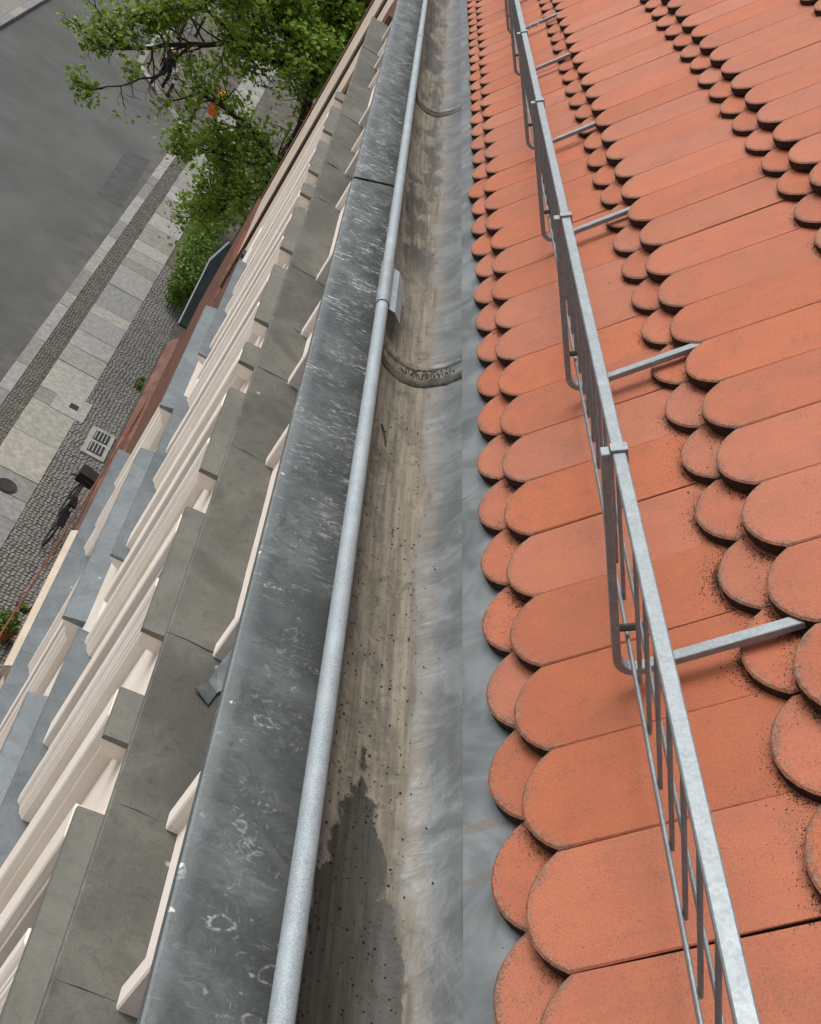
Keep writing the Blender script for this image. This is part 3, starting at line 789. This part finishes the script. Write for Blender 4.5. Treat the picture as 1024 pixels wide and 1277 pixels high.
for i, yb in enumerate(brY):
    path = []                               # strip: up the post, round the bend, then up the slope on the tile
    for t_ in (1.0, .6, .2): path.append((SP(t_, 0, -.0225), fn))
    c0 = SP(.085, 0, -.0225) + fn*.032
    a0 = -fn; a1 = -Zl
    for k in range(1, 7):
        f = k/7; d = (a0*(1-f) + a1*f).normalized(); path.append((c0 + d*.032, -d))
    end = c0 + a1*.032
    tgt = RP(.405, 0, -.0225)
    for q in (.08, .5, 1.0): path.append((end.lerp(tgt, q), Zl))
    secs = [[p + YV*(yb-bw), p + YV*(yb+bw), p + n_*.0115 + YV*(yb+bw), p + n_*.0115 + YV*(yb-bw)] for p, n_ in path]
    br_ = MB().sweep(secs).build('bracket', MAT['galv'], S, bevel=.001)
    cl = MB()
    cl.sweep([[SP(1.011,y_,-.010), SP(1.011,y_,.0115), SP(.955,y_,.0115), SP(.955,y_,.0095), SP(1.003,y_,.0095), SP(1.003,y_,-.010)] for y_ in (yb-.009, yb+.009)])
    cl.build('clip', MAT['galv'], br_)
    MB().tube([SP(.22,yb,-.012), SP(.22,yb,.022)], .0055, 6).build('bolt', MAT['zincdark'], br_)
wt = MB().tube([SP(.99,3.93,.016), SP(1.03,3.935,.028), SP(1.0,3.95,.045), SP(1.06,3.97,.055)], .0017, 5)
wt.build('wire_tie', MAT['galv'], S)

# ================================================================== neighbouring house beyond the facade
NB = empty('neighbouring_house', (1.2, 17, 0), 'tan plastered house with dark brick bands beyond the cream facade', 'building')
MB().box(.66, 3.5, 14.2, 19.7, zz(-7.2), zz(-2.2)).build('wall', MAT['cream2'], NB)
MB().box(.60, 3.5, 14.2, 19.7, zz(-14.2), zz(-7.2)).build('brick_base', MAT['brick'], NB)
MB().tube([(.64, 15.75, zz(-14)), (.64, 15.75, zz(-2.2))], .03, 10).build('downpipe', m_simple('dark brown downpipe', (.055,.025,.017), .6), NB, smooth=True)
MB().box(.64, 3.5, 19.7, 20.2, zz(-14.2), zz(-2.4)).build('brick_corner', MAT['brick'], NB)
dp = MB()
for i in range(5): dp.box(.60, .658, 14.45, 14.62, zz(-6.2-.22*i), zz(-6.05-.22*i))
dp.build('bracket_stack', MAT['zincdark'], NB)
cp = empty('shopfront_canopy', (.55, 17, zz(-10.5)), 'long red-brown sheet metal canopy low on the tan house', 'canopy')
MB().prism_y([(.435,zz(-10.52)),(.435,zz(-10.47)),(.535,zz(-10.33)),(.60,zz(-10.25)),(.60,zz(-10.52))], 13.2, 19.6).build('roof_sheet', MAT['red'], cp)
MB().prism_y([(.418,zz(-10.56)),(.418,zz(-10.46)),(.432,zz(-10.45)),(.432,zz(-10.56))], 13.2, 19.6).build('edge_trim', MAT['zincdark'], cp)
aw = empty('glass_awning', (.5, 20, zz(-9.6)), 'black glass awning with a pale metal edge beside the green shrubs', 'awning')
MB().box(.44, .62, 18.6, 20.5, zz(-9.53), zz(-9.50)).build('glass_panel', MAT['glass'], aw)
MB().box(.415, .438, 18.6, 21.6, zz(-9.55), zz(-9.49)).build('edge_bar', MAT['galv'], aw)
MB().tube([(.427,21.6,zz(-9.52)),(.62,22.9,zz(-9.52))], .025, 6).build('end_bar', MAT['galv'], aw)
MB().add([(.44,20.5,zz(-9.53)),(.44,21.55,zz(-9.53)),(.64,22.8,zz(-9.53)),(1.0,22.8,zz(-9.53)),(1.0,20.5,zz(-9.53)),(.44,20.5,zz(-9.50)),(.44,21.55,zz(-9.50)),(.64,22.8,zz(-9.50)),(1.0,22.8,zz(-9.50)),(1.0,20.5,zz(-9.50))],
    [(4,3,2,1,0),(5,6,7,8,9),(0,1,6,5),(1,2,7,6),(2,3,8,7),(3,4,9,8),(4,0,5,9)]).build('end_panel', MAT['glass'], aw)
zc = zz(-10.3)
cpt = [on_ground(u, v, zc) for u, v in ((-60,890),(0,792),(58,700),(130,586),(189,490),(234,416))]
tag(MB().tube(cpt, .013, 6).build('cable', MAT['cable']), 'thin red-brown cable running above the cobbles beside the facade', 'cable')

# ================================================================== street things
def bicycle(loc, lean):
    b0 = empty('bicycle', loc, 'black bicycle parked on the cobbles against the house wall', 'bicycle')
    Rm = Matrix.Rotation(lean, 4, 'Y'); L = Vector(loc)
    def tr(mb): mb.v = [tuple(L + Rm @ Vector(p)) for p in mb.v]; return mb
    for yc in (-.52, .52):
        ring = []
        n = 24
        pts = [(0, yc + .335*math.cos(2*math.pi*k/n), .345 + .335*math.sin(2*math.pi*k/n)) for k in range(n+1)]
        wh = tr(MB().tube(pts, .022, 6, cap=False)).build('wheel', MAT['tyre'], b0, smooth=True)
        sp = MB()
        for k in range(12):
            a = 2*math.pi*k/12; sp.tube([(0, yc, .345), (0, yc+.325*math.cos(a), .345+.325*math.sin(a))], .003, 4)
        tr(sp).build('spokes', MAT['galv'], wh)
    f = MB()
    for a, c in (((0,-.52,.345),(0,-.08,.30)),((0,-.08,.30),(0,-.2,.82)),((0,-.2,.74),(0,-.52,.345)),((0,-.08,.30),(0,.36,.72)),((0,-.19,.74),(0,.34,.84)),((0,.34,.88),(0,.52,.345))):
        f.tube([a, c], .02, 6)
    tr(f).build('frame', MAT['black'], b0)
    tr(MB().tube([(0,.33,.86),(0,.31,1.02)], .016, 6).tube([(-.30,.22,1.04),(-.22,.30,1.03),(0,.33,1.02),(.22,.30,1.03),(.30,.22,1.04)], .015, 6)).build('handlebar', MAT['black'], b0)
    tr(MB().sweep([[(-.075,-.36,.90),(.075,-.36,.90),(.075,-.36,.86),(-.075,-.36,.86)],[(-.07,-.25,.91),(.07,-.25,.91),(.06,-.25,.86),(-.06,-.25,.86)],[(-.02,-.05,.90),(.02,-.05,.90),(.02,-.05,.87),(-.02,-.05,.87)]])).build('saddle', MAT['black'], b0)
    tr(MB().box(-.17,.17,.50,.80,.78,1.0)).build('basket', MAT['iron'], b0)
    tr(MB().tube([(0,-.08,.30),(.10,-.08,.30),(.10,.07,.24)], .012, 5)).build('pedal_crank', MAT['iron'], b0)
    tr(MB().box(-.07,.07,-.80,-.30,.70,.72)).build('rack', MAT['black'], b0)
bicycle((.20, 17.75, .0), .16)
lw = empty('light_well_cover', (.26, 20.8, 0), 'pale stone light well cover with dark grates on the cobbles', 'grate')
MB().box(.0, .52, 20.3, 21.35, -.05, .035).build('stone_frame', MAT['slab'], lw, bevel=.01)
for i, (a, b_) in enumerate(((20.42,20.78),(20.88,21.24))):
    gt = MB().box(.10, .42, a, b_, .036, .046).build('grate', MAT['iron'], lw)
    for k in range(4): MB().box(.12+.075*k, .145+.075*k, a+.02, b_-.02, .0465, .056).build('bar', MAT['galv'], gt)
mh = on_ground(8, 606)
mo = empty('manhole_cover', (mh.x, mh.y, 0), 'small round cast iron manhole cover beside the paving slabs', 'manhole cover')
MB().lathe((mh.x, mh.y, .004), [(.001,.0),(.2,.0),(.2,.012),(.185,.012),(.175,.006),(.001,.006)], 20).build('rim', MAT['iron'], mo)
MB().lathe((mh.x, mh.y, .0105), [(.001,0),(.165,0),(.165,.006),(.12,.006),(.11,.003),(.001,.003)], 20).build('lid', MAT['iron'], mo)
dc = on_ground(92, 508)
do = empty('drain_cover', (dc.x, dc.y, 0), 'square stone with a dark drain hole in the pavement edge', 'drain')
MB().box(dc.x-.42, dc.x+.32, dc.y-.4, dc.y+.4, -.05, .012).build('frame', MAT['slab'], do, bevel=.008)
MB().box(dc.x-.09, dc.x+.09, dc.y-.09, dc.y+.09, .0125, .02).build('grid', MAT['iron'], do)
pt = on_ground(3, 795)
fpot = empty('potted_plant', (pt.x, pt.y, 0), 'small terracotta pot with a green plant on the cobbles', 'potted plant')
MB().lathe((pt.x, pt.y, 0), [(.10,0),(.16,.22),(.175,.22),(.175,.27),(.15,.27),(.14,.22),(.02,.2)], 16).build('pot', MAT['terra'], fpot, smooth=True, angle=40)
def leaf_cloud(centers, n, size, seed, flat=.0):
    r_ = random.Random(seed); b = MB(); V_ = b.v; F_ = b.f
    for (c, rad) in centers:
        for _ in range(n):
            d = Vector((r_.gauss(0,1), r_.gauss(0,1), r_.gauss(0,1))).normalized() * rad * r_.random()**.45
            p = c + d; s = size*r_.uniform(.6,1.3)
            a = Vector((r_.gauss(0,1), r_.gauss(0,1), r_.gauss(0,.55))).normalized()
            up = (Vector((0,0,1)) + Vector((r_.gauss(0,.5), r_.gauss(0,.5), 0))).normalized()
            bb = up.cross(a)
            if bb.length < .1: continue
            bb.normalize(); nn = a.cross(bb)
            k = len(V_)
            V_.extend([tuple(p - a*s*.5), tuple(p - a*s*.05 + bb*s*.42 + nn*s*.10), tuple(p + a*s*.55 - nn*s*.12), tuple(p - a*s*.05 - bb*s*.42 + nn*s*.10)])
            F_.append((k, k+1, k+2)); F_.append((k, k+2, k+3))
    return b
leaf_cloud([(Vector((pt.x-.05, pt.y-.05, .4)), .2)], 160, .09, 5).build('foliage', MAT['leaf2'], fpot)

# bollards and the street corner
bol = [((209,119),'black bollard with a pale band beside the walking person',1), ((237,150),'black bollard at the kerb corner next to the orange bin',0), ((244,45),'black bollard standing right behind the walking person',0),
       ((279,49),'black bollard between the branches at the far planted edge',0), ((306,60),'black bollard nearest the tree trunk side of the corner',0), ((222,48),'black bollard leftmost of the far row by the kerb',0), ((236,40),'grey bollard second from the left in the far row',2)]
for (px_, lab, kd) in bol:
    p = on_ground(*px_); h = .92
    bo = empty('bollard', tuple(p), lab, 'bollard', 'bollards at the street corner')
    mt = MAT['galv'] if kd == 2 else MAT['iron']
    MB().lathe(p, [(.001,-.02),(.09,-.02),(.09,.05),(.065,.08),(.055,.62),(.07,.66),(.07,.70),(.05,.74),(.05,.80),(.065,.84),(.05,h-.01),(.001,h)], 12).build('post', mt, bo, smooth=True, angle=40)
    if kd == 1: MB().lathe(p + Vector((0,0,.5)), [(.0575,0),(.0605,0),(.0605,.13),(.0575,.13)], 12).build('band', MAT['white'], bo)
p = on_ground(247, 156)
lb = empty('litter_bin', tuple(p), 'bright orange litter bin on a slim grey pole at the corner', 'litter bin')
MB().tube([p, p+Vector((0,0,1.5))], .035, 8).build('pole', MAT['galv'], lb)
c_ = p + Vector((.24,.1,.55))
bb_ = MB().lathe(c_, [(.17,0),(.2,.05),(.22,.6),(.235,.62),(.235,.72),(.2,.84),(.12,.9),(.001,.91)], 14).build('body', MAT['orange'], lb, smooth=True, angle=40)
MB().box(c_.x-.12, c_.x+.12, c_.y-.243, c_.y-.232, c_.z+.655, c_.z+.70).build('slot', MAT['black'], bb_)
MB().box(p.x, c_.x, p.y-.01, p.y+.05, p.z+.9, p.z+.94).build('holder', MAT['galv'], lb)
p = on_ground(283, 90)
sg = empty('marker_post', tuple(p), 'slim red and white marker post half hidden in leaves', 'marker post')
for k in range(5): MB().lathe(p + Vector((0,0,.2*k)), [(.001,.0),(.04,.0),(.04,.198),(.001,.198)], 8).build('band', MAT['white'] if k % 2 else MAT['orange'], sg)
MB().lathe(p, [(.001,-.02),(.16,-.02),(.14,.04),(.05,.06),(.001,.06)], 10).build('foot', MAT['black'], sg)

# walking person, dressed in black
def skin(name, joints, edges, radii, mat, parent, org, sub=2):
    me = bpy.data.meshes.new(name); me.from_pydata([tuple(Vector(j)) for j in joints], edges, []); me.update()
    o = bpy.data.objects.new(name, me); col.objects.link(o)
    mo_ = o.modifiers.new('skin', 'SKIN')
    if not me.skin_vertices: 
        bm = bmesh.new(); bm.from_mesh(me); bm.verts.layers.skin.verify(); bm.to_mesh(me); bm.free()
    for i, r in enumerate(radii):
        sv = me.skin_vertices[0].data[i]; sv.radius = (r, r) if not isinstance(r, tuple) else r; sv.use_root = (i == 0)
    s_ = o.modifiers.new('sub', 'SUBSURF'); s_.levels = sub; s_.render_levels = sub
    me.materials.append(mat); o.parent = parent; o.location = (0,0,0); WORG[o.name] = Vector(org)
    return o
pf = on_ground(196, 108)
pe = empty('person', tuple(pf), 'person in black walking along the kerb with a white bag', 'person')
pe.rotation_euler = (0, 0, R(-28))
J = [(0,0,.95),(0,.01,1.15),(0,.02,1.38),(0,.03,1.50),(0,.05,1.60),(0,.06,1.70),
     (.09,0,.92),(.10,.22,.52),(.10,.12,.10),(.10,.24,.05), (-.09,0,.92),(-.10,.02,.50),(-.10,-.30,.16),(-.10,-.22,.04),
     (.19,.02,1.40),(.25,-.10,1.14),(.27,.06,.93),(.27,.09,.87), (-.19,.02,1.40),(-.26,.12,1.15),(-.27,.30,1.02),(-.27,.34,.98)]
ED = [(0,1),(1,2),(2,3),(3,4),(4,5),(0,6),(6,7),(7,8),(8,9),(0,10),(10,11),(11,12),(12,13),(2,14),(14,15),(15,16),(16,17),(2,18),(18,19),(19,20),(20,21)]
RA = [.12,.115,.13,.055,.085,.075,.08,.058,.04,.035,.08,.058,.04,.035,.055,.042,.03,.028,.055,.042,.03,.028]
skin('body', J, ED, RA, MAT['skin'], pe, pf)
jk = [0,1,2,14,15,16,18,19,20]; mp_ = {v: i for i, v in enumerate(jk)}
skin('jacket', [J[i] for i in jk], [(mp_[a], mp_[b_]) for a, b_ in ED if a in mp_ and b_ in mp_], [.155,.15,.155,.078,.062,.05,.078,.062,.05], MAT['cloth'], pe, pf)
tr_ = [0,6,7,8,9,10,11,12,13]; mp_ = {v: i for i, v in enumerate(tr_)}
skin('trousers', [J[i] for i in tr_], [(mp_[a], mp_[b_]) for a, b_ in ED if a in mp_ and b_ in mp_], [.14,.10,.078,.06,.05,.10,.078,.06,.05], MAT['cloth'], pe, pf)
hr = bpy.data.meshes.new('hair'); bm = bmesh.new(); bmesh.ops.create_uvsphere(bm, u_segments=14, v_segments=10, radius=.105)
for v in bm.verts: v.co = Vector((v.co.x*.92, v.co.y*1.05 - .01, v.co.z*.95)) + Vector((0,.045,1.70))
bmesh.ops.delete(bm, geom=[v for v in bm.verts if v.co.z < 1.64 or (v.co.y > .10 and v.co.z < 1.74)], context='VERTS')
bm.to_mesh(hr); bm.free(); hr.materials.append(MAT['hair'])
ho = bpy.data.objects.new('hair', hr); col.objects.link(ho); ho.parent = pe
bgp = pf + Vector((.34,-.1,.62))
bag = empty('shoulder_bag', tuple(bgp), 'white bag held by the walking person in black', 'bag')
MB().sweep([[bgp+Vector((-.06,-.16,0)), bgp+Vector((.06,-.16,0)), bgp+Vector((.06,.16,0)), bgp+Vector((-.06,.16,0))],
            [bgp+Vector((-.09,-.19,.16)), bgp+Vector((.09,-.19,.16)), bgp+Vector((.09,.19,.16)), bgp+Vector((-.09,.19,.16))],
            [bgp+Vector((-.03,-.17,.32)), bgp+Vector((.03,-.17,.32)), bgp+Vector((.03,.17,.32)), bgp+Vector((-.03,.17,.32))]]).build('pouch', MAT['white'], bag, bevel=.02)
MB().tube([bgp+Vector((0,-.14,.3)), bgp+Vector((0,-.08,.5)), bgp+Vector((0,.08,.5)), bgp+Vector((0,.14,.3))], .012, 5).build('handle', MAT['white'], bag)

# ================================================================== trees and shrubs
gaps = ((203,88,27),(222,55,22),(262,138,17),(170,120,26),(130,80,22),(246,35,16),(300,110,14))   # openings in the crown
def tree(name, label, base, limbs, seed, leafsize, mat, per=34, cat='tree', trunk_r=.2):
    r_ = random.Random(seed); t0 = empty(name, tuple(base), label, cat)
    wood = MB(); tips = []
    def grow(p, d, L, rad, depth):
        n = 4; pts = [p]; q = p; dd = d
        for i in range(n):
            dd = (dd + Vector((r_.gauss(0,.16), r_.gauss(0,.16), r_.gauss(.02,.12)))).normalized(); q = q + dd*(L/n); pts.append(q)
        wood.tube(pts, rad, 5 if depth < 2 else 4, rad*.6)
        if depth >= 1:
            for s in pts[2:] if depth > 1 else pts[3:]: tips.append((s, r_.uniform(.16,.36) * (1.15 if depth > 1 else .9)))
        if depth < 2:
            for i in range(r_.randint(3,5)):
                k = r_.randint(1, n); ax = Vector((r_.gauss(0,1), r_.gauss(0,1), r_.gauss(0,.6))).normalized()
                nd = (dd*.75 + ax*.75).normalized(); grow(pts[k], nd, L*r_.uniform(.45,.65), rad*.5, depth+1)
    for lm in limbs:
        pts = [Vector(q) for q in lm['p']]
        # smooth polyline
        sm = [pts[0]]
        for a, b_ in zip(pts, pts[1:]):
            for k in (1, 2, 3): sm.append(a.lerp(b_, k/3) + (Vector((r_.gauss(0,.04), r_.gauss(0,.04), r_.gauss(0,.04))) if k < 3 else Vector()))
        wood.tube(sm, lm['r'], 8, lm.get('r1', lm['r']*.35))
        for i in range(lm.get('start', 3), len(sm)):
            for _ in range(lm.get('n', 2)):
                ax = Vector((r_.gauss(0,1), r_.gauss(0,1), r_.gauss(0,.55))).normalized()
                dirn = (sm[i] - sm[i-1]).normalized()
                grow(sm[i], (dirn*.6 + ax*.8).normalized(), lm.get('L', 1.1)*r_.uniform(.6,1.15), lm['r']*.22 + .006, lm.get('d', 0))
    wood.build('trunk', MAT['bark'], t0, smooth=True)
    def clear(c):
        q = in_view(c)
        return q and any((q[0]-u)**2 + (q[1]-v)**2 < r*r for u, v, r in gaps)
    tips = [c for c in tips if not clear(c[0])]
    leaf_cloud(tips, per, leafsize, seed+1).build('crown', mat, t0)
    return len(tips)
D = on_depth
base = Vector((1.05, 28.3, 0))
fork = Vector((.95, 28.2, 5.2))
lim = [dict(p=[base, (1.0,28.25,2.5), fork], r=.22, r1=.16, start=99),
       dict(p=[fork, D(395,95,28), D(365,50,27.6), D(330,0,27), D(310,-40,26.5)], r=.13, n=2, L=1.3, start=4),
       dict(p=[D(395,95,28), D(360,80,27.5), D(300,60,27), D(240,55,26.5), D(190,60,26.2), D(130,58,26)], r=.09, n=2, L=.75, start=3, d=1),
       dict(p=[D(240,55,26.5), D(205,92,26.3), D(165,103,26.2), D(115,112,26)], r=.035, n=1, L=.55, start=4, d=1),
       dict(p=[D(300,60,27), D(255,10,26.5), D(215,10,26.4), D(165,22,26.2)], r=.05, n=2, L=.7, start=3, d=1),
       dict(p=[fork, D(345,200,28), D(320,165,27.5), D(285,140,27), D(250,115,26.6)], r=.09, n=2, L=1.0, start=3, d=1),
       dict(p=[D(345,200,28), D(315,205,27.4), D(275,192,27), D(225,178,26.6)], r=.06, n=2, L=.8, start=3, d=1),
       dict(p=[D(345,200,28), D(325,235,27.6), D(295,245,27.2), D(265,255,27)], r=.06, n=3, L=.9, start=2, d=1),
       dict(p=[D(345,200,28), D(380,170,28.2), D(400,120,28.5)], r=.08, n=3, L=1.2, start=2, d=1),
       dict(p=[fork, (1.2,28.4,7.0), D(420,60,28.6), D(440,10,28.8), D(450,-30,29)], r=.13, n=4, L=1.4, start=3),
       dict(p=[fork, (1.9,28.6,6.6), (2.8,28.8,8.0), (3.4,29,9.3)], r=.13, n=2, L=1.5, start=3),
       dict(p=[(1.2,28.4,7.0), (1.8,29.6,8.2), (2.2,30.5,9.4)], r=.1, n=2, L=1.4, start=3)]
nt1 = tree('leafy_tree', 'young-leaved deciduous tree with dark limbs spreading over the street corner', base, lim, 11, .125, MAT['leaf'], 7)
def shrub(label, pts, seed, size, n=150):
    t0 = empty('shrub', (pts[0][0].x, pts[0][0].y, 0), label, 'shrub', 'shrubs along the foot of the houses')
    wd_ = MB()
    for c, r in pts:
        for k in range(3): wd_.tube([(c.x + .1*k-.1, c.y, -.02), (c.x + .12*k-.12, c.y+.05*k, max(.1, c.z))], .018, 5, .008)
    wd_.build('stems', MAT['bark'], t0)
    pts = pts + [(Vector((c.x, c.y, c.z*.45)), r*.8) for c, r in pts]
    leaf_cloud(pts, n, size, seed).build('foliage', MAT['leaf2'], t0)
def bush_pts(spec): return [(on_ground(u, v, z), r) for u, v, z, r in spec]
shrub('dense dark green shrub in front of the black glass awning', bush_pts([(232,350,.9,.42),(238,330,1.1,.45),(246,312,1.2,.5),(252,296,1.3,.5),(240,345,.5,.4)]), 21, .10, 420)
shrub('dark green shrub row directly under the tree crown', bush_pts([(262,280,1.5,.55),(275,258,1.7,.6),(290,235,1.9,.65),(303,212,2.0,.7),(318,190,2.0,.7),(265,262,.8,.5)]), 22, .11, 420)
shrub('small green weed tuft at the wall foot', bush_pts([(176,480,.12,.10),(178,474,.15,.09)]), 23, .06, 60)
shrub('tiny green weed between cobbles below the cable', bush_pts([(30,756,.06,.08)]), 24, .05, 50)
